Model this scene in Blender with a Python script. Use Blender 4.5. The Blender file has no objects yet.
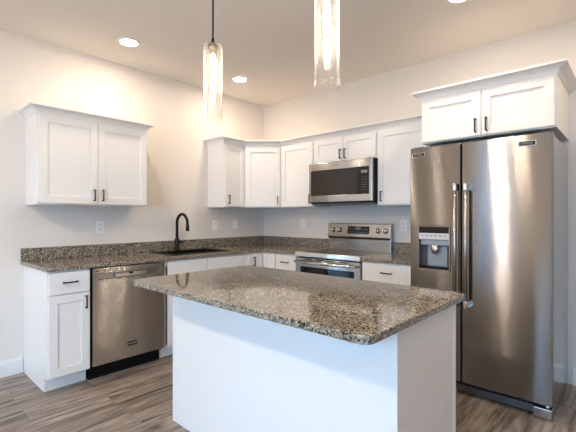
import bpy, bmesh, math, random
from mathutils import Vector, Matrix
random.seed(7)
SC = bpy.context.scene
C = SC.collection
PI = math.pi

# ------------------------------------------------------------------ camera
cam_data = bpy.data.cameras.new('camera')
cam = bpy.data.objects.new('camera', cam_data)
C.objects.link(cam)
cam_data.sensor_width = 36.0
cam_data.lens = 383.49 / 576 * 36.0
cam_data.clip_start = 0.02
cam.location = (3.6964, -3.5732, 1.2682)
cam.rotation_euler = (PI / 2, 0, 0.7397)
SC.camera = cam

# ------------------------------------------------------------------ world / light / exposure
LAMP_COL = (1.0, 0.815, 0.64)
LAMP_STRENGTH = 155.0
FILL_STRENGTH = 215.0  # strength of the added fill lamp behind the camera
BULB_STRENGTH = 28.0
SKY_COL = (0.36, 0.65, 1.0)
SKY_STRENGTH = 10.5
w = bpy.data.worlds.new('daylight_sky')
SC.world = w
w.use_nodes = True
wn = w.node_tree.nodes
wn['Background'].inputs[0].default_value = (*SKY_COL, 1)
wn['Background'].inputs[1].default_value = SKY_STRENGTH

SC.view_settings.view_transform = 'Standard'
SC.view_settings.look = 'None'
SC.view_settings.gamma = 1.0
SC.view_settings.use_curve_mapping = False
SC.view_settings.exposure = 0.66
SC.cycles.use_denoising = True
SC.cycles.max_bounces = 10
SC.cycles.diffuse_bounces = 6
SC.cycles.glossy_bounces = 5
SC.cycles.transparent_max_bounces = 16
SC.cycles.sample_clamp_indirect = 6.0
SC.cycles.caustics_reflective = False
SC.cycles.caustics_refractive = False

# room extents: corner of the two visible walls at the origin, x to the right, y towards it
RX, RY, RH = 6.0, -5.5, 2.736
DOOR_X0, DOOR_X1, DOOR_H = 2.72, 4.30, 2.15      # wide sliding door
WIN_X0, WIN_X1, WIN_H = 1.42, 2.12, 2.10         # narrow glazed door

# ------------------------------------------------------------------ materials
def new_mat(name):
    m = bpy.data.materials.new(name)
    m.use_nodes = True
    nt = m.node_tree
    return m, nt, nt.nodes, nt.links, nt.nodes['Principled BSDF']

def plain(name, col, rough=0.5, metal=0.0, bump=0.0, bscale=200.0, spec=0.5, coat=0.0):
    m, nt, N, L, b = new_mat(name)
    b.inputs['Base Color'].default_value = (*col, 1)
    b.inputs['Roughness'].default_value = rough
    b.inputs['Metallic'].default_value = metal
    b.inputs['Specular IOR Level'].default_value = spec
    b.inputs['Coat Weight'].default_value = coat
    tc = N.new('ShaderNodeTexCoord')
    nz = N.new('ShaderNodeTexNoise'); nz.inputs['Scale'].default_value = bscale
    L.new(tc.outputs['Object'], nz.inputs['Vector'])
    if bump:
        bp = N.new('ShaderNodeBump'); bp.inputs['Strength'].default_value = bump
        bp.inputs['Distance'].default_value = 0.001
        L.new(nz.outputs['Fac'], bp.inputs['Height'])
        L.new(bp.outputs['Normal'], b.inputs['Normal'])
    else:
        mr = N.new('ShaderNodeMapRange')
        mr.inputs['To Min'].default_value = max(0.0, rough - 0.03)
        mr.inputs['To Max'].default_value = min(1.0, rough + 0.03)
        L.new(nz.outputs['Fac'], mr.inputs['Value'])
        L.new(mr.outputs['Result'], b.inputs['Roughness'])
    return m

def granite_mat():
    m, nt, N, L, b = new_mat('speckled_granite')
    tc = N.new('ShaderNodeTexCoord')
    wob = N.new('ShaderNodeTexNoise'); wob.inputs['Scale'].default_value = 60; wob.inputs['Detail'].default_value = 3
    L.new(tc.outputs['Object'], wob.inputs['Vector'])
    add = N.new('ShaderNodeVectorMath'); add.operation = 'MULTIPLY_ADD'
    add.inputs[1].default_value = (0.012, 0.012, 0.012)
    L.new(wob.outputs['Color'], add.inputs[0]); L.new(tc.outputs['Object'], add.inputs[2])
    v = N.new('ShaderNodeTexVoronoi'); v.inputs['Scale'].default_value = 165
    L.new(add.outputs[0], v.inputs['Vector'])
    sep = N.new('ShaderNodeSeparateColor'); L.new(v.outputs['Color'], sep.inputs[0])
    cl = N.new('ShaderNodeTexNoise'); cl.inputs['Scale'].default_value = 17; cl.inputs['Detail'].default_value = 2
    L.new(tc.outputs['Object'], cl.inputs['Vector'])
    mth = N.new('ShaderNodeMath'); mth.operation = 'MULTIPLY_ADD'; mth.inputs[1].default_value = 0.28; 
    L.new(cl.outputs['Fac'], mth.inputs[0])
    m2 = N.new('ShaderNodeMath'); m2.operation = 'MULTIPLY_ADD'; m2.inputs[1].default_value = 0.86; m2.inputs[2].default_value = -0.07
    L.new(sep.outputs[0], m2.inputs[0]); L.new(m2.outputs[0], mth.inputs[2])
    r = N.new('ShaderNodeValToRGB'); r.color_ramp.interpolation = 'CONSTANT'
    stops = [(0.0, (0.014, 0.013, 0.013)), (0.17, (0.072, 0.062, 0.052)), (0.30, (0.175, 0.146, 0.110)),
             (0.44, (0.275, 0.231, 0.170)), (0.59, (0.19, 0.172, 0.148)), (0.67, (0.36, 0.308, 0.236)), (0.86, (0.50, 0.46, 0.40))]
    e = r.color_ramp.elements
    e[0].position, e[0].color = stops[0][0], (*stops[0][1], 1)
    e[1].position, e[1].color = stops[1][0], (*stops[1][1], 1)
    for p, c in stops[2:]:
        x = e.new(p); x.color = (*c, 1)
    L.new(mth.outputs[0], r.inputs[0])
    L.new(r.outputs[0], b.inputs['Base Color'])
    b.inputs['Roughness'].default_value = 0.06
    b.inputs['Specular IOR Level'].default_value = 0.55
    return m

def steel_mat(name, col, rough, aniso=0.75, brush=0.0):
    m, nt, N, L, b = new_mat(name)
    b.inputs['Base Color'].default_value = (*col, 1)
    b.inputs['Metallic'].default_value = 1.0
    b.inputs['Roughness'].default_value = rough
    b.inputs['Anisotropic'].default_value = aniso
    b.inputs['Anisotropic Rotation'].default_value = 0.25
    tg = N.new('ShaderNodeTangent'); tg.direction_type = 'RADIAL'; tg.axis = 'Z'
    L.new(tg.outputs[0], b.inputs['Tangent'])
    tc = N.new('ShaderNodeTexCoord')
    mp = N.new('ShaderNodeMapping'); mp.inputs['Scale'].default_value = (2, 2, 400)
    L.new(tc.outputs['Object'], mp.inputs['Vector'])
    nz = N.new('ShaderNodeTexNoise'); nz.inputs['Scale'].default_value = 1.0; nz.inputs['Detail'].default_value = 2
    L.new(mp.outputs[0], nz.inputs['Vector'])
    mr = N.new('ShaderNodeMapRange'); mr.inputs['To Min'].default_value = rough - 0.01; mr.inputs['To Max'].default_value = rough + 0.01
    L.new(nz.outputs['Fac'], mr.inputs['Value']); L.new(mr.outputs[0], b.inputs['Roughness'])
    if brush:
        # brushed grain: fine horizontal scratches tilt the surface up and down at random
        geo = N.new('ShaderNodeNewGeometry')
        sc_ = N.new('ShaderNodeVectorMath'); sc_.operation = 'SCALE'; sc_.inputs['Scale'].default_value = 7919.0
        L.new(tc.outputs['Object'], sc_.inputs[0])
        wn_ = N.new('ShaderNodeTexWhiteNoise'); wn_.noise_dimensions = '3D'
        L.new(sc_.outputs[0], wn_.inputs['Vector'])
        sp = N.new('ShaderNodeSeparateColor'); L.new(wn_.outputs['Color'], sp.inputs[0])
        a1 = N.new('ShaderNodeMath'); a1.operation = 'ADD'; L.new(sp.outputs[0], a1.inputs[0]); L.new(sp.outputs[1], a1.inputs[1])
        a2 = N.new('ShaderNodeMath'); a2.operation = 'SUBTRACT'; a2.inputs[1].default_value = 1.0; L.new(a1.outputs[0], a2.inputs[0])
        a5 = N.new('ShaderNodeMath'); a5.operation = 'MULTIPLY'; a5.inputs[1].default_value = brush; L.new(a2.outputs[0], a5.inputs[0])
        cz_ = N.new('ShaderNodeCombineXYZ'); L.new(a5.outputs[0], cz_.inputs['Z'])
        ad_ = N.new('ShaderNodeVectorMath'); ad_.operation = 'ADD'
        L.new(geo.outputs['Normal'], ad_.inputs[0]); L.new(cz_.outputs[0], ad_.inputs[1])
        nm_ = N.new('ShaderNodeVectorMath'); nm_.operation = 'NORMALIZE'; L.new(ad_.outputs[0], nm_.inputs[0])
        L.new(nm_.outputs[0], b.inputs['Normal'])
    return m

def floor_mat():
    m, nt, N, L, b = new_mat('vinyl_plank_floor')
    tc = N.new('ShaderNodeTexCoord')
    sx = N.new('ShaderNodeSeparateXYZ'); L.new(tc.outputs['Object'], sx.inputs[0])
    cb = N.new('ShaderNodeCombineXYZ'); L.new(sx.outputs['Y'], cb.inputs['X']); L.new(sx.outputs['X'], cb.inputs['Y'])
    br = N.new('ShaderNodeTexBrick')
    br.offset = 0.37; br.offset_frequency = 2
    br.inputs['Scale'].default_value = 1.0
    br.inputs['Brick Width'].default_value = 1.22
    br.inputs['Row Height'].default_value = 0.182
    br.inputs['Mortar Size'].default_value = 0.0012
    br.inputs['Mortar Smooth'].default_value = 0.2
    br.inputs['Color1'].default_value = (0, 0, 0, 1)
    br.inputs['Color2'].default_value = (1, 1, 1, 1)
    br.inputs['Mortar'].default_value = (0.5, 0.5, 0.5, 1)
    L.new(cb.outputs[0], br.inputs['Vector'])
    rnd = N.new('ShaderNodeSeparateColor'); L.new(br.outputs['Color'], rnd.inputs[0])
    w4 = N.new('ShaderNodeMath'); w4.operation = 'MULTIPLY'; w4.inputs[1].default_value = 37.0
    L.new(rnd.outputs[0], w4.inputs[0])
    def grain(sx_, sy_, detail, dist):
        mp = N.new('ShaderNodeMapping'); mp.inputs['Scale'].default_value = (sx_, sy_, 1)
        L.new(cb.outputs[0], mp.inputs['Vector'])
        g = N.new('ShaderNodeTexNoise'); g.noise_dimensions = '4D'
        g.inputs['Scale'].default_value = 1; g.inputs['Detail'].default_value = detail; g.inputs['Distortion'].default_value = dist
        L.new(mp.outputs[0], g.inputs['Vector']); L.new(w4.outputs[0], g.inputs['W'])
        return g
    g1 = grain(2.0, 18, 9, 1.5)
    g2 = grain(6, 120, 4, 0.4)
    mix = N.new('ShaderNodeMath'); mix.operation = 'MULTIPLY_ADD'; mix.inputs[1].default_value = 0.30
    L.new(g2.outputs['Fac'], mix.inputs[0])
    s1 = N.new('ShaderNodeMath'); s1.operation = 'MULTIPLY_ADD'; s1.inputs[1].default_value = 1.15; s1.inputs[2].default_value = -0.21
    L.new(g1.outputs['Fac'], s1.inputs[0]); L.new(s1.outputs[0], mix.inputs[2])
    pl = N.new('ShaderNodeMath'); pl.operation = 'MULTIPLY_ADD'; pl.inputs[1].default_value = 0.09
    L.new(rnd.outputs[0], pl.inputs[0]); L.new(mix.outputs[0], pl.inputs[2])
    r = N.new('ShaderNodeValToRGB')
    e = r.color_ramp.elements
    e[0].position, e[0].color = 0.36, (0.075, 0.060, 0.050, 1)
    e[1].position, e[1].color = 0.76, (0.38, 0.322, 0.275, 1)
    x = e.new(0.47); x.color = (0.165, 0.134, 0.111, 1)
    x = e.new(0.60); x.color = (0.262, 0.218, 0.182, 1)
    L.new(pl.outputs[0], r.inputs[0])
    seam = N.new('ShaderNodeMix'); seam.data_type = 'RGBA'
    sm_ = N.new('ShaderNodeMath'); sm_.operation = 'MULTIPLY'; sm_.inputs[1].default_value = 0.45
    L.new(br.outputs['Fac'], sm_.inputs[0]); L.new(sm_.outputs[0], seam.inputs['Factor'])
    L.new(r.outputs[0], seam.inputs['A']); seam.inputs['B'].default_value = (0.05, 0.04, 0.032, 1)
    L.new(seam.outputs['Result'], b.inputs['Base Color'])
    b.inputs['Roughness'].default_value = 0.38
    bp = N.new('ShaderNodeBump'); bp.inputs['Strength'].default_value = 0.25; bp.inputs['Distance'].default_value = 0.001
    L.new(mix.outputs[0], bp.inputs['Height']); L.new(bp.outputs[0], b.inputs['Normal'])
    return m

def thin_glass(name, seeds=0.0, tint=(1, 1, 1)):
    m, nt, N, L, b = new_mat(name)
    N.remove(b)
    out = N['Material Output']
    tr = N.new('ShaderNodeBsdfTransparent'); tr.inputs[0].default_value = (*tint, 1)
    gl = N.new('ShaderNodeBsdfGlossy'); gl.inputs['Roughness'].default_value = 0.03
    lw = N.new('ShaderNodeLayerWeight'); lw.inputs['Blend'].default_value = 0.5
    mx = N.new('ShaderNodeMixShader')
    p5 = N.new('ShaderNodeMath'); p5.operation = 'POWER'; p5.inputs[1].default_value = 5.0
    L.new(lw.outputs['Facing'], p5.inputs[0])
    p6 = N.new('ShaderNodeMath'); p6.operation = 'MULTIPLY_ADD'; p6.inputs[1].default_value = 0.8; p6.inputs[2].default_value = 0.035
    L.new(p5.outputs[0], p6.inputs[0])
    L.new(p6.outputs[0], mx.inputs[0]); L.new(tr.outputs[0], mx.inputs[1]); L.new(gl.outputs[0], mx.inputs[2])
    last = mx
    if seeds:
        tc = N.new('ShaderNodeTexCoord')
        vo = N.new('ShaderNodeTexVoronoi'); vo.inputs['Scale'].default_value = 75
        L.new(tc.outputs['Object'], vo.inputs['Vector'])
        nz = N.new('ShaderNodeTexNoise'); nz.inputs['Scale'].default_value = 55; nz.inputs['Detail'].default_value = 3
        L.new(tc.outputs['Object'], nz.inputs['Vector'])
        rr = N.new('ShaderNodeMapRange'); rr.inputs['From Min'].default_value = 0.28; rr.inputs['From Max'].default_value = 0.05
        rr.inputs['To Min'].default_value = 0.0; rr.inputs['To Max'].default_value = 1.0
        L.new(vo.outputs['Distance'], rr.inputs['Value'])
        r2 = N.new('ShaderNodeMapRange'); r2.inputs['From Min'].default_value = 0.36; r2.inputs['From Max'].default_value = 0.6
        r2.inputs['To Min'].default_value = 0.0; r2.inputs['To Max'].default_value = seeds
        L.new(nz.outputs['Fac'], r2.inputs['Value'])
        mm = N.new('ShaderNodeMath'); mm.operation = 'MULTIPLY'; mm.use_clamp = True
        L.new(rr.outputs[0], mm.inputs[0]); L.new(r2.outputs[0], mm.inputs[1])
        ad = N.new('ShaderNodeMath'); ad.operation = 'ADD'; ad.use_clamp = True; L.new(mm.outputs[0], ad.inputs[0])
        fc = N.new('ShaderNodeMath'); fc.operation = 'POWER'; fc.inputs[1].default_value = 7.0
        L.new(lw.outputs['Facing'], fc.inputs[0])
        f2 = N.new('ShaderNodeMath'); f2.operation = 'MULTIPLY_ADD'; f2.inputs[1].default_value = 0.55; f2.inputs[2].default_value = 0.02  # whitens grazing edges in place of bulb light refracted by the glass
        L.new(fc.outputs[0], f2.inputs[0]); L.new(f2.outputs[0], ad.inputs[1])
        tl = N.new('ShaderNodeBsdfTranslucent'); tl.inputs[0].default_value = (1, 1, 1, 1)
        df = N.new('ShaderNodeBsdfDiffuse'); df.inputs[0].default_value = (1, 1, 1, 1)
        m3 = N.new('ShaderNodeMixShader'); m3.inputs[0].default_value = 0.3
        L.new(tl.outputs[0], m3.inputs[1]); L.new(df.outputs[0], m3.inputs[2])
        m4 = N.new('ShaderNodeMixShader')
        L.new(ad.outputs[0], m4.inputs[0]); L.new(mx.outputs[0], m4.inputs[1]); L.new(m3.outputs[0], m4.inputs[2])
        last = m4
    L.new(last.outputs[0], out.inputs['Surface'])
    return m

def emit_mat(name, col, strength):
    m, nt, N, L, b = new_mat(name)
    b.inputs['Base Color'].default_value = (0.8, 0.8, 0.8, 1)
    b.inputs['Emission Color'].default_value = (*col, 1)
    b.inputs['Emission Strength'].default_value = strength
    return m

M = dict(
    wall=plain('wall_paint', (0.77, 0.725, 0.67), 0.75, bump=0.05, bscale=260),
    ceil=plain('ceiling_paint', (0.80, 0.75, 0.69), 0.9, bump=0.06, bscale=220),
    trim=plain('white_trim_paint', (0.80, 0.79, 0.77), 0.4),
    cab=plain('white_cabinet_paint', (0.84, 0.825, 0.80), 0.36),
    granite=granite_mat(),
    steel=steel_mat('brushed_stainless', (0.305, 0.298, 0.29), 0.16, 1.0, brush=0.38),
    steel3=steel_mat('coarse_brushed_stainless', (0.46, 0.445, 0.425), 0.16, 1.0, brush=0.62),
    steel2=steel_mat('plain_stainless', (0.48, 0.468, 0.45), 0.20, 0.95, brush=0.15),
    bright=steel_mat('polished_steel', (0.80, 0.77, 0.73), 0.14, 0.0),
    side=plain('grey_appliance_side', (0.50, 0.485, 0.47), 0.16, metal=1.0),
    grey=plain('grey_plastic', (0.085, 0.085, 0.088), 0.45),
    mgrey=plain('mid_grey_plastic', (0.33, 0.36, 0.39), 0.28),
    lgrey=plain('light_grey_plastic', (0.62, 0.63, 0.64), 0.3),
    black=plain('black_metal', (0.006, 0.0065, 0.007), 0.40, spec=0.22),
    bronze=plain('dark_bronze', (0.022, 0.018, 0.015), 0.4, metal=0.3),
    plastic=plain('black_plastic', (0.005, 0.005, 0.005), 0.5, spec=0.2),
    cordm=plain('black_fabric_cord', (0.006, 0.006, 0.006), 0.9, spec=0.1),
    bglass=plain('black_glass', (0.007, 0.007, 0.008), 0.07, spec=0.4),
    mesh=plain('dark_screened_glass', (0.034, 0.029, 0.025), 0.14, spec=0.35),
    outlet=plain('outlet_white', (0.90, 0.89, 0.87), 0.3),
    slot=plain('slot_dark', (0.05, 0.05, 0.05), 0.6),
    letter=plain('badge_lettering', (0.55, 0.54, 0.52), 0.3),
    floor=floor_mat(),
    glass=thin_glass('window_glass'),
    seeded=thin_glass('seeded_glass', seeds=0.75),
    rim=thin_glass('ground_rim', seeds=0.0),
    lens=emit_mat('lit_downlight_lens', LAMP_COL, LAMP_STRENGTH),
    fill_bowl=emit_mat('added_fill_glow', LAMP_COL, FILL_STRENGTH),
    bulb=emit_mat('lit_filament_bulb', (1.0, 0.80, 0.60), BULB_STRENGTH),
    socket=plain('antique_brass_socket', (0.22, 0.17, 0.11), 0.35, metal=0.8),
    screen=plain('dim_display', (0.20, 0.21, 0.20), 0.25),
    sky_block=plain('sky_block_grey', (0.22, 0.27, 0.32), 0.85, bump=0.1, bscale=60),  # for the added blocker outside the narrow door
    patio=plain('patio_concrete', (0.45, 0.44, 0.42), 0.85, bump=0.1, bscale=60),
)

# ------------------------------------------------------------------ mesh helpers
def box(bm, x0, x1, y0, y1, z0, z1, bev=0.0):
    x0, x1 = sorted((x0, x1)); y0, y1 = sorted((y0, y1)); z0, z1 = sorted((z0, z1))
    t = bmesh.new()
    bmesh.ops.create_cube(t, size=1.0)
    bmesh.ops.scale(t, vec=(x1 - x0, y1 - y0, z1 - z0), verts=t.verts)
    bmesh.ops.translate(t, vec=((x0 + x1) / 2, (y0 + y1) / 2, (z0 + z1) / 2), verts=t.verts)
    if bev:
        bmesh.ops.bevel(t, geom=list(t.edges), offset=bev, segments=2, affect='EDGES', profile=0.6)
    merge(bm, t)

def merge(bm, t):
    me = bpy.data.meshes.new('tmp'); t.to_mesh(me); t.free(); bm.from_mesh(me); bpy.data.meshes.remove(me)

def solid(bm, us, vs, keep, w0, w1, frame):
    """A slab cut into cells (us x vs); cells where keep(i,j) is false are left open. frame maps (u,v,w) to a point."""
    t = bmesh.new(); cache = {}
    def V(i, j, k):
        if (i, j, k) not in cache:
            cache[(i, j, k)] = t.verts.new(frame(us[i], vs[j], (w0, w1)[k]))
        return cache[(i, j, k)]
    nu, nv = len(us) - 1, len(vs) - 1
    kp = lambda i, j: 0 <= i < nu and 0 <= j < nv and keep(i, j)
    for i in range(nu):
        for j in range(nv):
            if not kp(i, j): continue
            for k in (0, 1):
                t.faces.new([V(i, j, k), V(i + 1, j, k), V(i + 1, j + 1, k), V(i, j + 1, k)])
            for (di, dj, a, b_) in ((-1, 0, (i, j), (i, j + 1)), (1, 0, (i + 1, j), (i + 1, j + 1)),
                                    (0, -1, (i, j), (i + 1, j)), (0, 1, (i, j + 1), (i + 1, j + 1))):
                if not kp(i + di, j + dj):
                    t.faces.new([V(*a, 0), V(*b_, 0), V(*b_, 1), V(*a, 1)])
    bmesh.ops.recalc_face_normals(t, faces=t.faces)
    merge(bm, t)

XZ = lambda u, v, w_: (u, w_, v)
XY = lambda u, v, w_: (u, v, w_)

def prism(bm, pts, z0, z1):
    t = bmesh.new()
    a = [t.verts.new((x, y, z0)) for x, y in pts]; b_ = [t.verts.new((x, y, z1)) for x, y in pts]
    t.faces.new(a); t.faces.new(b_)
    n = len(pts)
    for i in range(n):
        t.faces.new([a[i], a[(i + 1) % n], b_[(i + 1) % n], b_[i]])
    bmesh.ops.recalc_face_normals(t, faces=t.faces)
    merge(bm, t)

def xprism(bm, pts, x0, x1):
    """profile pts are (y, z), extruded along x"""
    t = bmesh.new()
    a = [t.verts.new((x0, y, z)) for y, z in pts]; b_ = [t.verts.new((x1, y, z)) for y, z in pts]
    t.faces.new(a); t.faces.new(b_)
    n = len(pts)
    for i in range(n):
        t.faces.new([a[i], a[(i + 1) % n], b_[(i + 1) % n], b_[i]])
    bmesh.ops.recalc_face_normals(t, faces=t.faces)
    merge(bm, t)

def tube(bm, path, r, seg=16, cap=True):
    t = bmesh.new()
    path = [Vector(p) for p in path]
    rs = r if isinstance(r, (list, tuple)) else [r] * len(path)
    rings = []; up = None
    for i, p in enumerate(path):
        d = (path[min(i + 1, len(path) - 1)] - path[max(i - 1, 0)]).normalized()
        if up is None:
            up = Vector((0, 0, 1)) if abs(d.z) < 0.9 else Vector((1, 0, 0))
        s_ = d.cross(up).normalized(); up = s_.cross(d).normalized()
        rings.append([t.verts.new(p + rs[i] * (math.cos(a) * s_ + math.sin(a) * up)) for a in [2 * PI * k / seg for k in range(seg)]])
    for i in range(len(rings) - 1):
        for k in range(seg):
            f = t.faces.new([rings[i][k], rings[i][(k + 1) % seg], rings[i + 1][(k + 1) % seg], rings[i + 1][k]]); f.smooth = True
    if cap:
        t.faces.new(rings[0]); t.faces.new(rings[-1])
    bmesh.ops.recalc_face_normals(t, faces=t.faces)
    merge(bm, t)

def lathe(bm, prof, seg=32, axis='Z', center=(0, 0, 0), smooth=True):
    t = bmesh.new(); rings = []
    for r, z in prof:
        if r < 1e-6:
            rings.append([t.verts.new((0, 0, z))])
        else:
            rings.append([t.verts.new((r * math.cos(2 * PI * k / seg), r * math.sin(2 * PI * k / seg), z)) for k in range(seg)])
    for a, b_ in zip(rings[:-1], rings[1:]):
        for k in range(seg):
            va = [a[k % len(a)], a[(k + 1) % len(a)]] if len(a) > 1 else [a[0]]
            vb = [b_[(k + 1) % len(b_)], b_[k % len(b_)]] if len(b_) > 1 else [b_[0]]
            if len(va) + len(vb) >= 3:
                f = t.faces.new(va + vb); f.smooth = smooth
    bmesh.ops.recalc_face_normals(t, faces=t.faces)
    if axis == 'Y':      # axis points to -y
        bmesh.ops.rotate(t, matrix=Matrix.Rotation(PI / 2, 3, 'X'), verts=t.verts)
    bmesh.ops.translate(t, vec=center, verts=t.verts)
    merge(bm, t)

def sweep(bm, path, prof, closed_ends=True):
    """moulding: path in xy (outside on the right of travel), prof = list of (out, z)"""
    P = [Vector(p) for p in path]; n = len(P)
    offs = []
    for i in range(n):
        ns = []
        if i > 0: d = (P[i] - P[i - 1]).normalized(); ns.append(Vector((d.y, -d.x)))
        if i < n - 1: d = (P[i + 1] - P[i]).normalized(); ns.append(Vector((d.y, -d.x)))
        if len(ns) == 1: offs.append(ns[0])
        else:
            m_ = (ns[0] + ns[1]).normalized(); offs.append(m_ / max(0.2, m_.dot(ns[0])))
    t = bmesh.new()
    rings = [[t.verts.new((*(P[i] + offs[i] * o), z)) for o, z in prof] for i in range(n)]
    k = len(prof)
    for a, b_ in zip(rings[:-1], rings[1:]):
        for j in range(k):
            t.faces.new([a[j], a[(j + 1) % k], b_[(j + 1) % k], b_[j]])
    t.faces.new(rings[0]); t.faces.new(rings[-1])
    bmesh.ops.recalc_face_normals(t, faces=t.faces)
    merge(bm, t)

def obj(name, bm, mat, parent=None, bevel=0.0, loc=None, label=None):
    me = bpy.data.meshes.new(name)
    bm.to_mesh(me); bm.free()
    o = bpy.data.objects.new(name, me)
    C.objects.link(o)
    me.materials.append(mat)
    if parent is not None: o.parent = parent
    if loc is not None: o.location = loc
    if bevel:
        b_ = o.modifiers.new('edge_round', 'BEVEL'); b_.width = bevel; b_.segments = 2; b_.limit_method = 'ANGLE'; b_.angle_limit = math.radians(40)
    if label: o['label'] = label
    return o

def B(*boxes, bev=0.0):
    bm = bmesh.new()
    for b_ in boxes: box(bm, *b_, bev=bev)
    return bm

def thing(name, label, cat, loc=(0, 0, 0), rz=0.0, group=None):
    o = bpy.data.objects.new(name, None)
    o.empty_display_size = 0.1
    C.objects.link(o)
    o.location = loc; o.rotation_euler = (0, 0, rz)
    o['label'] = label; o['category'] = cat
    if group: o['group'] = group
    return o

def tag(o, label, cat, group=None):
    o['label'] = label; o['category'] = cat
    if group: o['group'] = group
    return o

def struct(name, bm, mat):
    o = obj(name, bm, mat); o['kind'] = 'structure'
    return o

def dup(root, loc, label, rz=None):
    r = root.copy(); C.objects.link(r); r.location = loc; r['label'] = label
    if rz is not None: r.rotation_euler = (0, 0, rz)
    for ch in list(root.children):
        c = ch.copy(); C.objects.link(c); c.parent = r
        for g in ch.children:
            d = g.copy(); C.objects.link(d); d.parent = c
    return r

def lettering(text, size, parent, loc, rot, mat, depth=0.0006):
    cu = bpy.data.curves.new('lettering', 'FONT')
    cu.body = text; cu.size = size; cu.extrude = depth; cu.align_x = 'CENTER'; cu.align_y = 'CENTER'
    tmp = bpy.data.objects.new('tmp', cu); C.objects.link(tmp)
    bpy.context.view_layer.update()
    me = bpy.data.meshes.new_from_object(tmp.evaluated_get(bpy.context.evaluated_depsgraph_get()))
    bpy.data.objects.remove(tmp); bpy.data.curves.remove(cu)
    me.materials.clear(); me.materials.append(mat)
    o = bpy.data.objects.new('lettering', me); C.objects.link(o)
    o.parent = parent; o.location = loc; o.rotation_euler = rot
    return o

# ------------------------------------------------------------------ the room
T = 0.15
struct('floor', B((-T, RX + T, RY - T, T, -0.1, 0)), M['floor'])
struct('ceiling', B((-T, RX + T, RY - T, T, RH, RH + 0.1)), M['ceil'])
struct('wall_left', B((-T, 0, RY - T, T, 0, RH)), M['wall'])
struct('wall_back', B((0, RX + T, 0, T, 0, RH)), M['wall'])
struct('wall_right', B((RX, RX + T, RY - T, 0, 0, RH)), M['wall'])
bm = bmesh.new()
solid(bm, [0, WIN_X0, WIN_X1, DOOR_X0, DOOR_X1, RX], [0, WIN_H, DOOR_H, RH],
      lambda i, j: not ((i == 3 and j <= 1) or (i == 1 and j == 0)), RY - T, RY, XZ)
struct('wall_front', bm, M['wall'])
struct('patio', B((-3, 9, RY - 9, RY - T - 0.01, -0.22, -0.06)), M['patio'])

def base_profile(bm, path):
    sweep(bm, path, [(0, 0), (0.015, 0), (0.015, 0.105), (0.010, 0.118), (0.008, 0.130), (0, 0.130)])
bm = bmesh.new(); base_profile(bm, [(0.0, RY), (0.0, -2.725)]); struct('baseboard_left', bm, M['trim'])
bm = bmesh.new(); base_profile(bm, [(3.335, 0.0), (RX, 0.0)]); struct('baseboard_back', bm, M['trim'])
bm = bmesh.new(); base_profile(bm, [(RX, 0.0), (RX, RY)]); struct('baseboard_right', bm, M['trim'])
bm = bmesh.new(); base_profile(bm, [(WIN_X0 - 0.09, RY), (0.0, RY)]); base_profile(bm, [(DOOR_X0 - 0.09, RY), (WIN_X1 + 0.09, RY)]); base_profile(bm, [(RX, RY), (DOOR_X1 + 0.09, RY)])
struct('baseboard_front', bm, M['trim'])

# glazed doors behind the camera: the daylight in the room comes through them
def glazed_door(name, xa, xb, H, sash):
    bm = bmesh.new()
    posts = [xa + 0.035] + [xa + (xb - xa) * k / sash for k in range(1, sash)] + [xb - 0.035]
    for x in posts: box(bm, x - 0.035, x + 0.035, RY - 0.11, RY - 0.04, 0, H)
    box(bm, xa, xb, RY - 0.11, RY - 0.04, H - 0.07, H); box(bm, xa, xb, RY - 0.11, RY - 0.04, 0, 0.09)
    for a, b_ in ((xa - 0.08, xa), (xb, xb + 0.08)): box(bm, a, b_, RY, RY + 0.018, 0, H + 0.08)
    box(bm, xa, xb, RY, RY + 0.018, H, H + 0.08)
    d = struct(name, bm, M['trim'])
    for a, b_ in zip(posts[:-1], posts[1:]):
        obj('glass_pane', B((a + 0.035, b_ - 0.035, RY - 0.078, RY - 0.072, 0.09, H - 0.07)), M['glass'], d)
    pd = bpy.data.lights.new('sky_portal', 'AREA'); pd.shape = 'RECTANGLE'; pd.size = xb - xa; pd.size_y = H
    pd.cycles.is_portal = True
    po = bpy.data.objects.new('sky_portal', pd); C.objects.link(po)
    po.location = ((xa + xb) / 2, RY - 0.13, H / 2); po.rotation_euler = (-PI / 2, 0, PI)
glazed_door('door_1', DOOR_X0, DOOR_X1, DOOR_H, 2)
glazed_door('door_2', WIN_X0, WIN_X1, WIN_H, 1)
struct('sky_block_wall', B((-2.5, 2.9, RY - 3.2, RY - 3.0, -0.06, 3.4)), M['sky_block'])   # added unseen blocker: dims the sky mirrored through the narrow door

# ------------------------------------------------------------------ cabinets
def pull(parent, x, y, z, length=0.098, vertical=True):
    """bar pull standing off a front whose face is at y (facing -y)"""
    bm = bmesh.new(); h = length / 2; t = 0.0048
    if vertical:
        box(bm, x - t, x + t, y - 0.031, y - 0.022, z - h, z + h, bev=0.0015)
        for s_ in (-1, 1): box(bm, x - t, x + t, y - 0.026, y, z + s_ * (h - 0.006) - 0.005, z + s_ * (h - 0.006) + 0.005)
    else:
        box(bm, x - h, x + h, y - 0.031, y - 0.022, z - t, z + t, bev=0.0015)
        for s_ in (-1, 1): box(bm, x + s_ * (h - 0.006) - 0.005, x + s_ * (h - 0.006) + 0.005, y - 0.026, y, z - t, z + t)
    return obj('pull', bm, M['bronze'], parent, label='dark bronze bar pull')

def shaker(bm, x0, x1, y, z0, z1, rail=0.060):
    """five-piece door, back at y, front at y-0.02"""
    f = y - 0.020
    solid(bm, [x0, x0 + rail, x1 - rail, x1], [z0, z0 + rail, z1 - rail, z1], lambda i, j: not (i == 1 and j == 1), y, f, XZ)
    box(bm, x0 + rail, x1 - rail, y - 0.011, y - 0.003, z0 + rail, z1 - rail)

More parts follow.
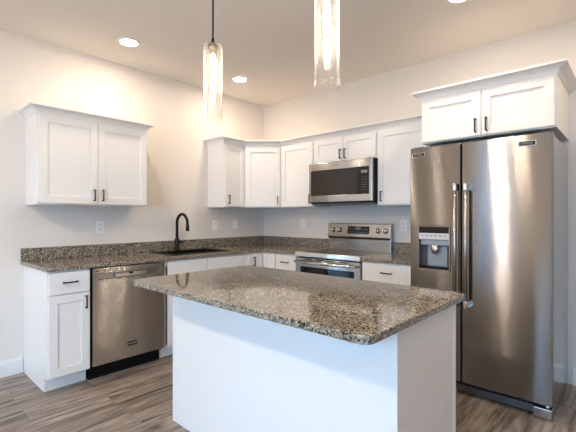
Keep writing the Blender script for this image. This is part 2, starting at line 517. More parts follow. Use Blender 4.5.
def add_door(parent, x0, x1, y, z0, z1, pl=None, rail=0.060):
    bm = bmesh.new(); shaker(bm, x0, x1, y, z0, z1, rail)
    d = obj('door', bm, M['cab'], parent, bevel=0.0018)
    if pl: pull(d, pl[0], y - 0.020, pl[1])
    return d

def add_drawer(parent, x0, x1, y, z0, z1, pl=True, name='drawer'):
    d = obj(name, B((x0, x1, y - 0.020, y, z0, z1)), M['cab'], parent, bevel=0.003)
    if pl: pull(d, (x0 + x1) / 2, y - 0.020, (z0 + z1) / 2 + 0.004, vertical=False)
    return d

ZB = 0.874            # top of the base cabinets
TOE, TOE_IN = 0.105, 0.075
BD = 0.612            # base cabinet depth
def base_body(parent, w, end_left=False, end_right=False):
    obj('carcass', B((0, w, -BD, -0.002, TOE, ZB)), M['cab'], parent, bevel=0.001)
    obj('toe_kick', B((0.02 if end_left else 0, w - (0.02 if end_right else 0), -BD + TOE_IN, -0.02, 0, TOE)), M['cab'], parent)
    for flag, xa in ((end_left, 0), (end_right, w - 0.018)):
        if flag: obj('end_panel', B((xa, xa + 0.018, -BD + TOE_IN, -0.002, 0, TOE)), M['cab'], parent)

def crown(parent, path, ztop, name='crown_moulding', k=1.0):
    z = ztop
    prof = [(0.0, z - 0.062), (0.006, z - 0.062), (0.008, z - 0.054), (0.013, z - 0.043), (0.021, z - 0.032), (0.032, z - 0.023),
            (0.044, z - 0.018), (0.050, z - 0.016), (0.054, z - 0.014), (0.054, z), (0.0, z)]
    prof = [(o * k, h_) for o, h_ in prof]
    bm = bmesh.new(); sweep(bm, path, prof)
    return obj(name, bm, M['cab'], parent)

HPI = PI / 2
G = 0.004
# --- left wall, from the near end to the corner. Local x runs towards the corner, local -y into the room
t = thing('base_cabinet', 'narrow white base cabinet with drawer and door left of the dishwasher', 'cabinet', (0, -2.719, 0), HPI)
base_body(t, 0.284, end_left=True)
add_drawer(t, 0.006, 0.280, -BD, 0.704, 0.862)
add_door(t, 0.006, 0.280, -BD, 0.115, 0.696, (0.250, 0.626), rail=0.058)

# dishwasher: s 2.430 .. 1.822
t = thing('dishwasher', 'stainless steel dishwasher with black toe kick under the granite counter', 'dishwasher', (0, -2.430, 0), HPI)
W = 0.608
obj('tub', B((0.004, W - 0.004, -0.60, -0.03, 0.10, 0.862)), M['plastic'], t, label='black tub sides')
bm = bmesh.new()
solid(bm, [0.006, 0.046, W - 0.046, W - 0.006], [0.122, 0.776, 0.824, 0.866], lambda i, j: not (i == 1 and j == 1), -0.612, -0.648, XZ)
dd = obj('door', bm, M['steel3'], t, bevel=0.0025)
bm = bmesh.new()
box(bm, 0.046, W - 0.046, -0.622, -0.616, 0.776, 0.824)
obj('handle_pocket', bm, M['steel2'], dd)
obj('handle_grip', B((0.176, 0.436, -0.650, -0.636, 0.782, 0.815), bev=0.004), M['bright'], dd, label='bright steel grip plate')
obj('grip_sensor', B((0.285, 0.318, -0.6515, -0.6495, 0.802, 0.815)), M['plastic'], dd, label='black sensor tab')
bd = obj('badge', B((0.274, 0.352, -0.651, -0.647, 0.216, 0.250), bev=0.001), M['plastic'], dd, label='small black badge')
lettering('MAYTAG', 0.017, bd, (0.313, -0.6513, 0.233), (HPI, 0, 0), M['letter'])
lettering('MAYTAG', 0.022, dd, (0.060, -0.6485, 0.848), (HPI, 0, 0), M['plastic'])
obj('toe_kick', B((0.010, W - 0.010, -0.56, -0.40, 0.0, 0.118)), M['plastic'], t, label='black recessed kick plate')

# sink base s 1.815 .. 0.915
t = thing('sink_base_cabinet', 'white sink base cabinet with plain false fronts below the black tap', 'cabinet', (0, -1.818, 0), HPI)
W = 0.908
bm = bmesh.new()
box(bm, 0, 0.018, -BD, -0.002, TOE, ZB); box(bm, W - 0.018, W, -BD, -0.002, TOE, ZB)
box(bm, 0.018, W - 0.018, -BD, -0.002, TOE, TOE + 0.018); box(bm, 0.018, W - 0.018, -BD, -BD + 0.02, ZB - 0.05, ZB)
box(bm, 0.018, W - 0.018, -0.02, -0.002, TOE + 0.018, ZB)
obj('carcass', bm, M['cab'], t)
obj('toe_kick', B((0, W, -BD + TOE_IN, -BD + TOE_IN + 0.018, 0, TOE)), M['cab'], t)
add_drawer(t, 0.030, 0.452, -BD, 0.704, 0.862, pl=False, name='false_front')
add_drawer(t, 0.456, 0.902, -BD, 0.704, 0.862, pl=False, name='false_front')
add_door(t, 0.030, 0.452, -BD, 0.115, 0.696, (0.422, 0.626))
add_door(t, 0.456, 0.902, -BD, 0.115, 0.696, (0.486, 0.626))

# corner base, L-shaped with folding door
t = thing('corner_base_cabinet', 'white corner base cabinet with an inside-angle folding door under the counter bend', 'cabinet', (0, 0, 0))
bm = bmesh.new()
e = 0.905; k = 0.822
prism(bm, [(0.002, -0.002), (0.002, -e), (BD, -e), (BD, -BD), (k, -BD), (k, -0.002)], TOE, ZB)
obj('carcass', bm, M['cab'], t)
bm = bmesh.new(); q = BD - TOE_IN
prism(bm, [(0.02, -0.02), (0.02, -e), (q, -e), (q, -q), (k, -q), (k, -0.02)], 0, TOE)
obj('toe_kick', bm, M['cab'], t)
bm = bmesh.new(); shaker(bm, 0.003, 0.198, 0, 0.115, 0.862, 0.045)
d = obj('door', bm, M['cab'], t, bevel=0.0018, loc=(BD, -0.832, 0)); d.rotation_euler = (0, 0, HPI)
pull(d, 0.066, -0.020, 0.780)
bm = bmesh.new(); shaker(bm, 0.003, 0.183, 0, 0.115, 0.862, 0.045)
obj('door', bm, M['cab'], t, bevel=0.0018, loc=(BD + 0.024, -BD, 0))

# --- back wall
t = thing('base_cabinet', 'white drawer base cabinet between the corner and the range', 'cabinet', (0.824, 0, 0))
base_body(t, 0.298)
add_drawer(t, 0.010, 0.294, -BD, 0.704, 0.862)
add_door(t, 0.010, 0.294, -BD, 0.115, 0.696, (0.040, 0.626))
t = thing('base_cabinet', 'white drawer base cabinet between the range and the refrigerator', 'cabinet', (1.891, 0, 0))
base_body(t, 0.490, end_right=True)
add_drawer(t, 0.006, 0.484, -BD, 0.704, 0.862)
add_door(t, 0.006, 0.484, -BD, 0.115, 0.696, (0.040, 0.626))

# --- countertops
D, ZC = 0.648, 0.904
def backsplash(x0, x1, y0, y1, label):
    o = obj('backsplash', B((0, x1 - x0, 0, y1 - y0, 0.0005, 0.102)), M['granite'], bevel=0.002, loc=(x0, y0, ZC))
    return tag(o, label, 'backsplash')
t = thing('countertop', 'long brown speckled granite countertop turning the corner with the sink cut out', 'countertop', (0, 0, ZB))
h = ZC - ZB
SX0, SX1, SY0, SY1 = 0.155, 0.515, -1.665, -1.030
bm = bmesh.new()
xs = [0.001, SX0, SX1, D, 1.123]; ys = [-2.739, SY0, SY1, -D, -0.001]
def keep(i, j):
    if j == 3: return True
    if i == 3: return False
    return not (j == 1 and i == 1)
solid(bm, xs, ys, keep, 0.0005, h, XY)
obj('slab', bm, M['granite'], t, bevel=0.004)
backsplash(0.001, 0.021, -2.739, -0.001, 'long granite upstand along the sink wall behind the faucet')
backsplash(0.022, 1.123, -0.021, -0.001, 'granite upstand on the back wall between the corner and the range')
t = thing('countertop', 'short granite countertop between the range and the refrigerator', 'countertop', (1.890, 0, ZB))
bm = bmesh.new(); box(bm, 0, 0.494, -D, -0.001, 0.0005, h)
obj('slab', bm, M['granite'], t, bevel=0.004)
backsplash(1.890, 2.384, -0.021, -0.001, 'short granite upstand on the back wall right of the range')

# --- sink and tap
t = thing('sink', 'black drop-in kitchen sink set into the granite counter', 'sink', (0.335, -1.3475, ZB - 0.20))
bm = bmesh.new()
hx, hy, top = 0.177, 0.3145, 0.20 + ZC - ZB
us = [-hx, -hx + 0.010, hx - 0.010, hx]; vs = [-hy, -hy + 0.010, hy - 0.010, hy]
solid(bm, us, vs, lambda i, j: not (i == 1 and j == 1), 0.0, top + 0.001, XY)
box(bm, -hx, hx, -hy, hy, -0.012, 0.0)
obj('basin', bm, M['plastic'], t)
bm = bmesh.new(); ox, oy = hx + 0.020, hy + 0.020
us = [-ox, -hx + 0.010, hx - 0.010, ox]; vs = [-oy, -hy + 0.010, hy - 0.010, oy]
solid(bm, us, vs, lambda i, j: not (i == 1 and j == 1), top + 0.001, top + 0.006, XY)
obj('rim', bm, M['plastic'], t, bevel=0.002)
bm = bmesh.new(); lathe(bm, [(0, 0.004), (0.035, 0.004), (0.045, 0.0), (0.045, -0.001)])
obj('drain', bm, M['bright'], t, label='steel drain')

t = thing('kitchen_faucet', 'matte black gooseneck kitchen tap standing behind the sink', 'faucet', (0.085, -1.362, ZC))
bm = bmesh.new(); lathe(bm, [(0, 0), (0.028, 0), (0.028, 0.008), (0.025, 0.012), (0.025, 0.120), (0.018, 0.128), (0, 0.128)])
obj('faucet_body', bm, M['black'], t)
bm = bmesh.new()
pts = [(0, 0, 0.12), (0, 0, 0.20), (0, 0, 0.285)]
R_ = 0.098
for k in range(1, 17):
    a = PI * k / 16 * 0.97
    pts.append((R_ - R_ * math.cos(a), 0, 0.285 + R_ * math.sin(a)))
ex = pts[-1]
pts.append((ex[0] + 0.002, 0, ex[2] - 0.03))
tube(bm, pts, 0.0150)
obj('spout', bm, M['black'], t)
bm = bmesh.new(); tube(bm, [(ex[0] + 0.002, 0, ex[2] - 0.02), (ex[0] + 0.004, 0, ex[2] - 0.085)], 0.0185)
obj('spray_head', bm, M['black'], t)
bm = bmesh.new()
tube(bm, [(0, 0.018, 0.085), (0, 0.050, 0.085)], 0.0145)
tube(bm, [(0, 0.044, 0.086), (0.0, 0.100, 0.094), (0.0, 0.118, 0.097)], [0.0065, 0.006, 0.005], 10)
obj('lever', bm, M['black'], t)

# --- wall cabinets
def upper(name, label, loc, rz, w, z0, z1, depth, doors, rail=0.060):
    t = thing(name, label, 'cabinet', loc, rz)
    H = z1 - z0
    obj('carcass', B((0, w, -depth, -0.002, 0, H)), M['cab'], t, bevel=0.001)
    for (a, b_, pl) in doors:
        add_door(t, a, b_, -depth, 0.010, H - 0.066, pl, rail)
    return t

UD = 0.305
Z0 = 1.363
t = upper('wall_cabinet', 'two-door white wall cabinet hanging alone at the left', (0, -2.704, 1.358), HPI, 0.889, 1.358, 2.120, UD,
          [(0.010, 0.4425, (0.410, 0.084)), (0.4465, 0.879, (0.480, 0.084))])
crown(t, [(0.0, -0.002), (0.0, -UD), (0.889, -UD), (0.889, -0.002)], 2.122 - 1.358)
ZU = 1.366; ZT = 2.138
t = upper('wall_cabinet', 'narrow single-door white wall cabinet on the sink wall, beside the corner', (0, -0.910, ZU), HPI, 0.297, ZU, ZT, UD, [(0.010, 0.287, (0.048, 0.088))], rail=0.056)
t = thing('wall_cabinet', 'diagonal white corner wall cabinet with a single door', 'cabinet', (0, 0, ZU))
A = 0.612
bm = bmesh.new(); prism(bm, [(0.002, -0.002), (0.002, -A), (UD, -A), (A, -UD), (A, -0.002)], 0, ZT - ZU)
obj('carcass', bm, M['cab'], t)
dl = math.hypot(A - UD, A - UD)
bm = bmesh.new(); shaker(bm, 0.012, dl - 0.012, 0, 0.010, ZT - ZU - 0.066)
d = obj('door', bm, M['cab'], t, bevel=0.0018, loc=(UD, -A, 0)); d.rotation_euler = (0, 0, PI / 4)
pull(d, dl - 0.048, -0.020, 0.088)
t = upper('wall_cabinet', 'single-door white wall cabinet between the corner cabinet and the microwave', (0.614, 0, ZU), 0, 0.490, ZU, ZT, UD, [(0.012, 0.480, (0.448, 0.088))])
t = upper('wall_cabinet', 'short two-door white wall cabinet above the microwave', (1.106, 0, 1.820), 0, 0.762, 1.820, ZT, UD,
          [(0.010, 0.379, (0.352, 0.080)), (0.383, 0.752, (0.410, 0.080))], rail=0.056)
t = upper('wall_cabinet', 'white wall cabinet between the microwave and the refrigerator cabinet', (1.870, 0, ZU), 0, 0.545, ZU, ZT, UD, [(0.010, 0.535, (0.050, 0.088))])
cr = crown(None, [(0.002, -0.912), (UD + 0.001, -0.912), (UD + 0.001, -A), (A, -UD - 0.001), (2.416, -UD - 0.001)], 0.063)
cr.location = (0, 0, 2.146 - 0.063)
tag(cr, 'white crown moulding running over the corner wall cabinets', 'moulding')

# cabinet over the refrigerator
t = thing('wall_cabinet', 'deep two-door white cabinet above the refrigerator', 'cabinet', (2.427, 0, 1.838))
FD = 0.605; FW = 0.886; H = 2.234 - 1.838
obj('carcass', B((0, FW, -FD, -0.002, 0, H)), M['cab'], t, bevel=0.001)
add_door(t, 0.008, FW / 2 - 0.002, -FD, 0.008, H - 0.064, (FW / 2 - 0.036, 0.080))
add_door(t, FW / 2 + 0.002, FW - 0.008, -FD, 0.008, H - 0.064, (FW / 2 + 0.036, 0.080))
crown(t, [(0.0, -UD - 0.06), (0.0, -FD), (FW, -FD), (FW, -0.002)], H + 0.010, k=1.12)

# --- microwave
t = thing('microwave', 'stainless over-the-range microwave with dark window under the short cabinet', 'microwave', (1.107, 0, 1.400))
W = 0.760; H = 0.419; F = -0.408
obj('case', B((0, W, -0.372, -0.002, 0, H - 0.002)), M['plastic'], t, label='black case')
bm = bmesh.new()
solid(bm, [0.004, 0.030, 0.728, W - 0.004], [0.012, 0.078, 0.338, H - 0.004], lambda i, j: not (i == 1 and j == 1), -0.373, F, XZ)
fr = obj('front_frame', bm, M['steel2'], t, bevel=0.003)
obj('window', B((0.030, 0.592, F + 0.008, -0.374, 0.078, 0.338)), M['mesh'], t, label='dark screened door glass')
cp = obj('control_panel', B((0.592, 0.728, F + 0.006, -0.374, 0.078, 0.338)), M['bglass'], t, label='black glass touch panel')
obj('display', B((0.640, 0.706, F + 0.0045, F + 0.007, 0.278, 0.306)), M['screen'], cp)
bm = bmesh.new()
for r_ in range(6):
    for c_ in range(3):
        x = 0.642 + c_ * 0.023; z = 0.118 + r_ * 0.024
        box(bm, x, x + 0.013, F + 0.0050, F + 0.0065, z, z + 0.006)
obj('keypad', bm, M['grey'], cp)
lettering('MAYTAG', 0.016, fr, (0.345, F - 0.0006, 0.380), (HPI, 0, 0), M['grey'])
bm = bmesh.new()
box(bm, 0.01, W - 0.01, -0.365, -0.02, -0.012, 0.0)
obj('bottom_vent', bm, M['grey'], t, label='dark grey underside vent')

# --- range
t = thing('range', 'freestanding stainless electric range with black glass cooktop', 'oven', (1.127, 0, 0))
W = 0.760
obj('body', B((0, W, -0.60, -0.03, 0.06, 0.890)), M['plastic'], t, label='black oven body')
bm = bmesh.new()
box(bm, 0.02, W - 0.02, -0.635, -0.04, 0.890, 0.906)
ct = obj('cooktop', bm, M['bglass'], t, bevel=0.002, label='black glass cooktop')
for x, y, r in ((0.20, -0.20, 0.075), (0.56, -0.20, 0.075), (0.20, -0.48, 0.09), (0.56, -0.48, 0.11)):
    bm = bmesh.new(); lathe(bm, [(r - 0.003, 0.9064), (r, 0.9064)], 48, center=(x, y, 0))
    obj('burner_ring', bm, M['grey'], ct, label='grey burner outline')
bm = bmesh.new()
xprism(bm, [(-0.60, 0.862), (-0.647, 0.862), (-0.651, 0.870), (-0.651, 0.902), (-0.643, 0.909), (-0.625, 0.909), (-0.60, 0.900)], 0.0, W)
box(bm, 0.0, 0.02, -0.63, -0.04, 0.886, 0.908); box(bm, W - 0.02, W, -0.63, -0.04, 0.886, 0.908)
obj('front_rail', bm, M['bright'], t, bevel=0.002, label='bright steel cooktop rim')
bm = bmesh.new()
solid(bm, [0.004, 0.065, W - 0.065, W - 0.004], [0.240, 0.36, 0.765, 0.852], lambda i, j: not (i == 1 and j == 1), -0.602, -0.643, XZ)
dd = obj('oven_door', bm, M['steel2'], t, bevel=0.003)
obj('window', B((0.065, W - 0.065, -0.639, -0.605, 0.36, 0.765)), M['bglass'], dd, label='black oven window')
for x in (0.12, 0.26, 0.40, 0.54): obj('vent_slot', B((x, x + 0.09, -0.6445, -0.641, 0.836, 0.845)), M['plastic'], dd)
bm = bmesh.new(); tube(bm, [(0.03, -0.698, 0.815), (W - 0.03, -0.698, 0.815)], 0.013)
box(bm, 0.035, 0.065, -0.698, -0.636, 0.804, 0.826, bev=0.003); box(bm, W - 0.065, W - 0.035, -0.698, -0.636, 0.804, 0.826, bev=0.003)
obj('handle', bm, M['bright'], dd, label='bright tubular handle')
obj('drawer', B((0.004, W - 0.004, -0.639, -0.602, 0.075, 0.230)), M['steel2'], t, bevel=0.003)
for x in (0.05, W - 0.05):
    for y in (-0.58, -0.10):
        bm = bmesh.new(); lathe(bm, [(0, 0), (0.018, 0), (0.018, 0.06), (0, 0.06)], 16, center=(x, y, 0))
        obj('foot', bm, M['plastic'], t)
bm = bmesh.new()
xprism(bm, [(-0.024, 0.88), (-0.070, 0.88), (-0.070, 1.040), (-0.024, 1.04)], 0.004, W - 0.004)
obj('back_panel', bm, M['steel2'], t, bevel=0.002)
bm = bmesh.new()
xprism(bm, [(-0.024, 1.040), (-0.098, 1.040), (-0.100, 1.050), (-0.082, 1.184), (-0.070, 1.190), (-0.024, 1.190)], 0.0, W)
bg = obj('control_panel', bm, M['steel2'], t, bevel=0.003)
bm = bmesh.new(); box(bm, 0.006, W - 0.006, -0.094, -0.030, 1.026, 1.0405)
obj('shadow_gap', bm, M['plastic'], t)
tilt = math.atan2(0.018, 0.134)
bm = bmesh.new(); box(bm, -0.130, 0.130, -0.003, 0.002, -0.040, 0.040)
dp = obj('display', bm, M['bglass'], bg, loc=(0.393, -0.0915, 1.120), label='black glass clock display'); dp.rotation_euler = (-tilt, 0, 0)
bm = bmesh.new()
for r_ in range(2):
    for c_ in range(9):
        if r_ == 1 and 3 <= c_ <= 5: continue
        x = -0.115 + c_ * 0.0265; z = -0.026 + r_ * 0.032
        box(bm, x, x + 0.012, -0.0036, -0.0028, z, z + 0.007)
box(bm, -0.03, 0.03, -0.0036, -0.0028, 0.004, 0.028)
obj('key_marks', bm, M['screen'], dp)
for x in (0.073, 0.163, 0.628, 0.712):
    bm = bmesh.new()
    lathe(bm, [(0, 0.036), (0.018, 0.036), (0.0205, 0.030), (0.0215, 0.008), (0.027, 0.004), (0.027, 0)], 28, axis='Y')
    kb = obj('knob', bm, M['bright'], bg, loc=(x, -0.0925, 1.117), label='bright steel knob'); kb.rotation_euler = (-tilt, 0, 0)
    kb.modifiers.new('edge_round', 'BEVEL').width = 0.001
    bm = bmesh.new(); box(bm, -0.0035, 0.0035, -0.0405, -0.0358, -0.017, 0.017)
    obj('grip', bm, M['plastic'], kb)

# --- refrigerator
t = thing('refrigerator', 'tall side-by-side stainless refrigerator with a dispenser in the left door', 'refrigerator', (2.392, 0, 0))
FWd = 0.918
obj('body', B((0.004, FWd - 0.004, -0.655, -0.02, 0.02, 1.778)), M['side'], t, bevel=0.003, label='glossy grey cabinet sides')
FY = -0.736
def rdoor(x0, x1, hole=None):
    bm = bmesh.new()
    if hole:
        solid(bm, [x0, hole[0], hole[1], x1], [0.088, hole[2], hole[3], 1.790], lambda i, j: not (i == 1 and j == 1), -0.662, FY, XZ)
    else:
        solid(bm, [x0, x1], [0.088, 1.790], lambda i, j: True, -0.662, FY, XZ)
    return obj('door', bm, M['steel'], t, bevel=0.006)
hole = (0.064, 0.300, 0.868, 1.192)
dL = rdoor(0.0, 0.374, hole); dR = rdoor(0.383, FWd)
obj('door_gap', B((0.374, 0.383, -0.69, -0.655, 0.09, 1.78)), M['plastic'], t, label='black gasket gap')
obj('kick_grille', B((0.01, FWd - 0.01, -0.700, -0.655, 0.012, 0.060), bev=0.004), M['grey'], t, label='dark grey kick grille')
obj('grille_gap', B((0.005, FWd - 0.005, -0.69, -0.655, 0.060, 0.090)), M['plastic'], t)
obj('hinge_foot', B((FWd - 0.105, FWd - 0.002, -0.738, -0.655, 0.004, 0.068), bev=0.006), M['side'], t, label='grey corner foot')
bm = bmesh.new(); lathe(bm, [(0, 0), (0.012, 0), (0.012, 0.024), (0, 0.024)], 16, center=(FWd - 0.03, -0.715, 0.066))
obj('hinge_pin', bm, M['bright'], t, label='bright hinge pin')
obj('hinge_cover', B((FWd - 0.09, FWd - 0.01, -0.70, -0.60, 1.778, 1.800), bev=0.004), M['grey'], t)
obj('hinge_cover', B((0.01, 0.09, -0.70, -0.60, 1.778, 1.800), bev=0.004), M['grey'], t)
for x, d in ((0.352, dL), (0.424, dR)):
    bm = bmesh.new(); tube(bm, [(x, FY - 0.056, 0.665), (x, FY - 0.056, 1.475)], 0.0125, 20)
    hd = obj('handle', bm, M['steel2'], d, label='tubular steel handle')
    for z in (0.655, 1.470):
        bm = bmesh.new(); lathe(bm, [(0, -0.026), (0.0145, -0.026), (0.0155, -0.022), (0.0155, 0.022), (0.0145, 0.026), (0, 0.026)], 20, center=(x, FY - 0.056, z))
        xo = 0.013 if x > 0.4 else 0.013
        box(bm, x - 0.006, x + 0.016, FY - 0.058, FY + 0.001, z - 0.024, z + 0.024, bev=0.003)
        obj('handle_mount', bm, M['bright'], hd, label='polished handle bracket')
# dispenser
x0, x1, z0, z1 = hole
ds = obj('dispenser', B((x0, x1, -0.667, -0.664, z0, z1)), M['grey'], dL, label='grey dispenser recess')
bm = bmesh.new()
solid(bm, [x0, x0 + 0.006, x1 - 0.006, x1], [z0, z0 + 0.006, z1 - 0.004, z1], lambda i, j: not (i == 1 and j == 1), -0.668, FY - 0.002, XZ)
obj('bezel', bm, M['steel2'], ds, label='steel bezel')
obj('header', B((x0 + 0.006, x1 - 0.006, -0.734, -0.668, 1.140, z1 - 0.004)), M['bglass'], ds, label='black glass header')
obj('touch_strip', B((x0 + 0.006, x1 - 0.006, -0.737, -0.668, 1.094, 1.140), bev=0.001), M['lgrey'], ds, label='light control strip')
bm = bmesh.new()
for k in range(6): box(bm, x0 + 0.022 + k * 0.034, x0 + 0.038 + k * 0.034, -0.7376, -0.7365, 1.118, 1.124)
obj('touch_keys', bm, M['grey'], ds)
obj('chute_cover', B((x0 + 0.012, x1 - 0.008, -0.722, -0.668, 1.050, 1.092), bev=0.006), M['mgrey'], ds)
bm = bmesh.new(); tube(bm, [(0.185, -0.700, 1.052), (0.185, -0.700, 0.990)], [0.036, 0.030], 20)
obj('ice_chute', bm, M['bright'], ds, label='steel ice chute')
obj('paddle', B((0.115, 0.262, -0.684, -0.668, 0.890, 1.045), bev=0.003), M['mgrey'], ds, label='grey paddle')
obj('drip_tray', B((x0 + 0.006, x1 - 0.006, -0.736, -0.668, z0 + 0.006, z0 + 0.020)), M['plastic'], ds, label='black drip tray')
for cx_, d in ((0.066, dL), (0.782, dR)):
    bz = 1.732
    bd = obj('badge', B((cx_ - 0.050, cx_ + 0.050, FY - 0.003, FY + 0.001, bz - 0.017, bz + 0.017), bev=0.001), M['lgrey'] if d is dR else M['bright'], d)
    obj('badge_plate', B((cx_ - 0.045, cx_ + 0.045, FY - 0.0036, FY - 0.002, bz - 0.013, bz + 0.013)), M['plastic'], bd, label='black nameplate')
    lettering('MAYTAG', 0.0155, bd, (cx_, FY - 0.0040, bz), (HPI, 0, 0), M['letter'])

# --- island
IX0, IX1, IY0, IY1 = 1.562, 3.061, -2.297, -1.699
t = thing('island_cabinet', 'white kitchen island base with plain panelled front in the foreground', 'kitchen island', (IX0, IY0, 0))
w_, d_ = IX1 - IX0, IY1 - IY0
obj('carcass', B((0.006, w_ - 0.006, 0.006, d_ - 0.075, 0.0, ZB)), M['cab'], t)
obj('front_panel', B((0.018, w_ - 0.020, 0.002, 0.006, 0.0, ZB)), M['cab'], t)
obj('side_panel', B((w_ - 0.006, w_ - 0.002, 0.020, d_ - 0.030, 0.0, ZB)), M['cab'], t)
obj('side_panel', B((0.002, 0.006, 0.018, d_ - 0.030, 0.0, ZB)), M['cab'], t)
for (a, b_, c_, e_) in ((0, 0.018, 0, 0.018), (w_ - 0.020, w_, 0, 0.020), (0, 0.018, d_ - 0.030, d_), (w_ - 0.020, w_, d_ - 0.030, d_)):
    obj('corner_trim', B((a, b_, c_, e_, 0.0, ZB)), M['cab'], t, bevel=0.001)
bm = bmesh.new()
def rrect(x0, x1, y0, y1, r, n=8):
    out = []
    for cx_, cy_, a0 in ((x1 - r, y1 - r, 0), (x0 + r, y1 - r, 1), (x0 + r, y0 + r, 2), (x1 - r, y0 + r, 3)):
        for k in range(n + 1):
            a = (a0 + k / n) * PI / 2
            out.append((cx_ + r * math.cos(a), cy_ + r * math.sin(a)))
    return out
TX0, TX1, TY0, TY1 = 1.552, 3.100, -2.562, -1.668
prism(bm, rrect(0, TX1 - TX0, 0, TY1 - TY0, 0.042), 0.0005, 0.0305)
o = obj('island_countertop', bm, M['granite'], bevel=0.004, loc=(TX0, TY0, ZB))
tag(o, 'large granite slab with rounded corners lying on the white island', 'countertop')

# --- pendants
def pendant(x, y, label):
    t = thing('pendant_light', label, 'pendant lamp', (x, y, 1.881), group='pendants over the island')
    Hs = 0.474; r = 0.0585
    bm = bmesh.new()
    lathe(bm, [(r, 0), (r, Hs - 0.020), (r - 0.006, Hs - 0.006), (r - 0.020, Hs), (0.010, Hs), (0.010, Hs - 0.004), (r - 0.021, Hs - 0.004),
               (r - 0.009, Hs - 0.009), (r - 0.004, Hs - 0.021), (r - 0.004, 0), (r, 0)], 40)
    gs = obj('glass_shade', bm, M['seeded'], t, label='clear seeded glass cylinder')
    bm = bmesh.new(); lathe(bm, [(r - 0.0045, -0.001), (r - 0.002, -0.003), (r + 0.0005, -0.001), (r + 0.0005, 0.003), (r - 0.0045, 0.003), (r - 0.0045, -0.001)], 40)
    obj('rim', bm, M['rim'], gs, label='pale ground rim')
    bm = bmesh.new(); lathe(bm, [(0, Hs + 0.016), (0.006, Hs + 0.014), (0.010, Hs + 0.001), (0.010, Hs - 0.005), (0.030, Hs - 0.006), (0.031, Hs - 0.022), (0.024, Hs - 0.028),
                                 (0.020, Hs - 0.060), (0.012, Hs - 0.062), (0, Hs - 0.062)], 24)
    obj('socket', bm, M['socket'], t, label='antique brass socket cup')
    bm = bmesh.new(); lathe(bm, [(0, Hs - 0.062), (0.010, Hs - 0.064), (0.013, Hs - 0.080), (0.016, Hs - 0.10), (0.016, Hs - 0.33), (0.012, Hs - 0.352), (0, Hs - 0.36)], 20)
    obj('bulb', bm, M['bulb'], t, label='glowing tube bulb')
    bm = bmesh.new(); tube(bm, [(0, 0, Hs + 0.002), (0, 0, Hs + 0.022), (0, 0, Hs + 0.045), (0, 0, RH - 1.881 - 0.022)], [0.011, 0.010, 0.0052, 0.0052], 12)
    obj('cord', bm, M['cordm'], t, label='black cord')
    zc = RH - 1.881
    bm = bmesh.new(); lathe(bm, [(0, zc - 0.026), (0.020, zc - 0.024), (0.060, zc - 0.018), (0.062, zc - 0.001), (0, zc - 0.001)], 28)
    obj('ceiling_canopy', bm, M['bronze'], t)
    return t
pendant(1.709, -2.10, 'clear glass cylinder pendant hanging over the far end of the island, near the faucet')
pendant(2.603, -2.10, 'clear glass cylinder pendant hanging nearer the refrigerator, cut by the top of the picture')

# --- recessed downlights
def downlight(label):
    t = thing('recessed_light', label, 'ceiling light', (0.52, -2.086, RH), group='recessed ceiling lights')
    bm = bmesh.new(); lathe(bm, [(0.064, -0.001), (0.066, -0.006), (0.082, -0.008), (0.088, -0.004), (0.088, -0.0005)], 40)
    obj('trim_ring', bm, M['trim'], t, label='white trim ring')
    bm = bmesh.new(); lathe(bm, [(0, -0.004), (0.058, -0.004), (0.065, -0.002)], 40)
    obj('lens', bm, M['lens'], t, label='glowing lens')
    return t
p = downlight('lit recessed ceiling light above the two-door wall cabinet on the left')
dup(p, (0.541, -0.880, RH), 'lit recessed ceiling light nearest the corner of the two walls')
dup(p, (2.822, -0.915, RH), 'lit recessed ceiling light above the refrigerator, at the top edge of the picture')
for x, y, l in ((2.802, -2.086, 'recessed ceiling light over the island end by the refrigerator'),
                (1.05, -4.60, 'recessed ceiling light near the left wall behind the photographer'),
                (4.00, -0.75, 'recessed ceiling light to the right of the kitchen, near the back wall'),
                (4.90, -4.20, 'added unseen fill light in the far front corner of the room')):  # unseen downlight added to brighten the room
    dup(p, (x, y, RH), l)

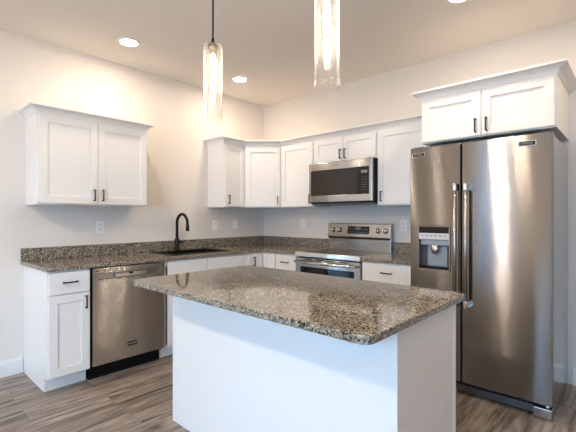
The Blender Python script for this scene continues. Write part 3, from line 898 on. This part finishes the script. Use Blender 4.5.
def fill_lamp(x, y, label):  # unseen lamp added to fill the room with warm light
    t = thing('added_fill_lamp', label, 'ceiling light', (x, y, RH))
    bm = bmesh.new(); lathe(bm, [(0, -0.001), (0.11, -0.001), (0.11, -0.022), (0.10, -0.025), (0, -0.025)], 40)
    obj('mount', bm, M['bronze'], t)
    bm = bmesh.new(); lathe(bm, [(0.093, -0.026), (0.096, -0.04), (0.090, -0.075), (0.066, -0.108), (0.03, -0.122), (0, -0.125)], 40)
    obj('fill_bowl', bm, M['fill_bowl'], t, label='glowing bowl of the added fill lamp')
fill_lamp(2.05, -4.60, 'added unseen fill lamp under the ceiling behind the camera')

# --- outlets
def outlet(label, loc, rz):
    t = thing('wall_outlet', label, 'outlet', loc, rz)
    obj('cover_plate', B((-0.036, 0.036, -0.006, -0.0005, -0.058, 0.058), bev=0.002), M['outlet'], t)
    for z in (-0.021, 0.021):
        rc = obj('receptacle', B((-0.016, 0.016, -0.0085, -0.005, z - 0.0145, z + 0.0145), bev=0.003), M['outlet'], t)
        obj('slots', B((-0.0085, -0.0055, -0.0089, -0.008, z - 0.004, z + 0.006), (0.0055, 0.0085, -0.0089, -0.008, z - 0.004, z + 0.006),
                       (-0.0025, 0.0025, -0.0089, -0.008, z - 0.0115, z - 0.0075)), M['slot'], rc)
    return t
p = outlet('white wall outlet under the left two-door cabinet', (0, -2.117, 1.164), HPI)
dup(p, (0, -0.804, 1.162), 'white wall outlet just right of the faucet, under the corner cabinets')
dup(p, (0.683, 0, 1.174), 'white wall outlet on the back wall left of the range')
dup(p, (1.985, 0, 1.174), 'white wall outlet on the back wall between range and refrigerator')
bpy.context.view_layer.update()
for o in C.objects:
    if o.get('label', '').startswith('white wall outlet on the back wall'): o.rotation_euler = (0, 0, 0)
t = thing('light_switch', 'white rocker switch plate on the sink wall near the corner', 'switch', (0, -0.499, 1.170), HPI)
obj('cover_plate', B((-0.036, 0.036, -0.006, -0.0005, -0.058, 0.058), bev=0.002), M['outlet'], t)
obj('rocker', B((-0.016, 0.016, -0.010, -0.005, -0.033, 0.033), bev=0.003), M['outlet'], t)
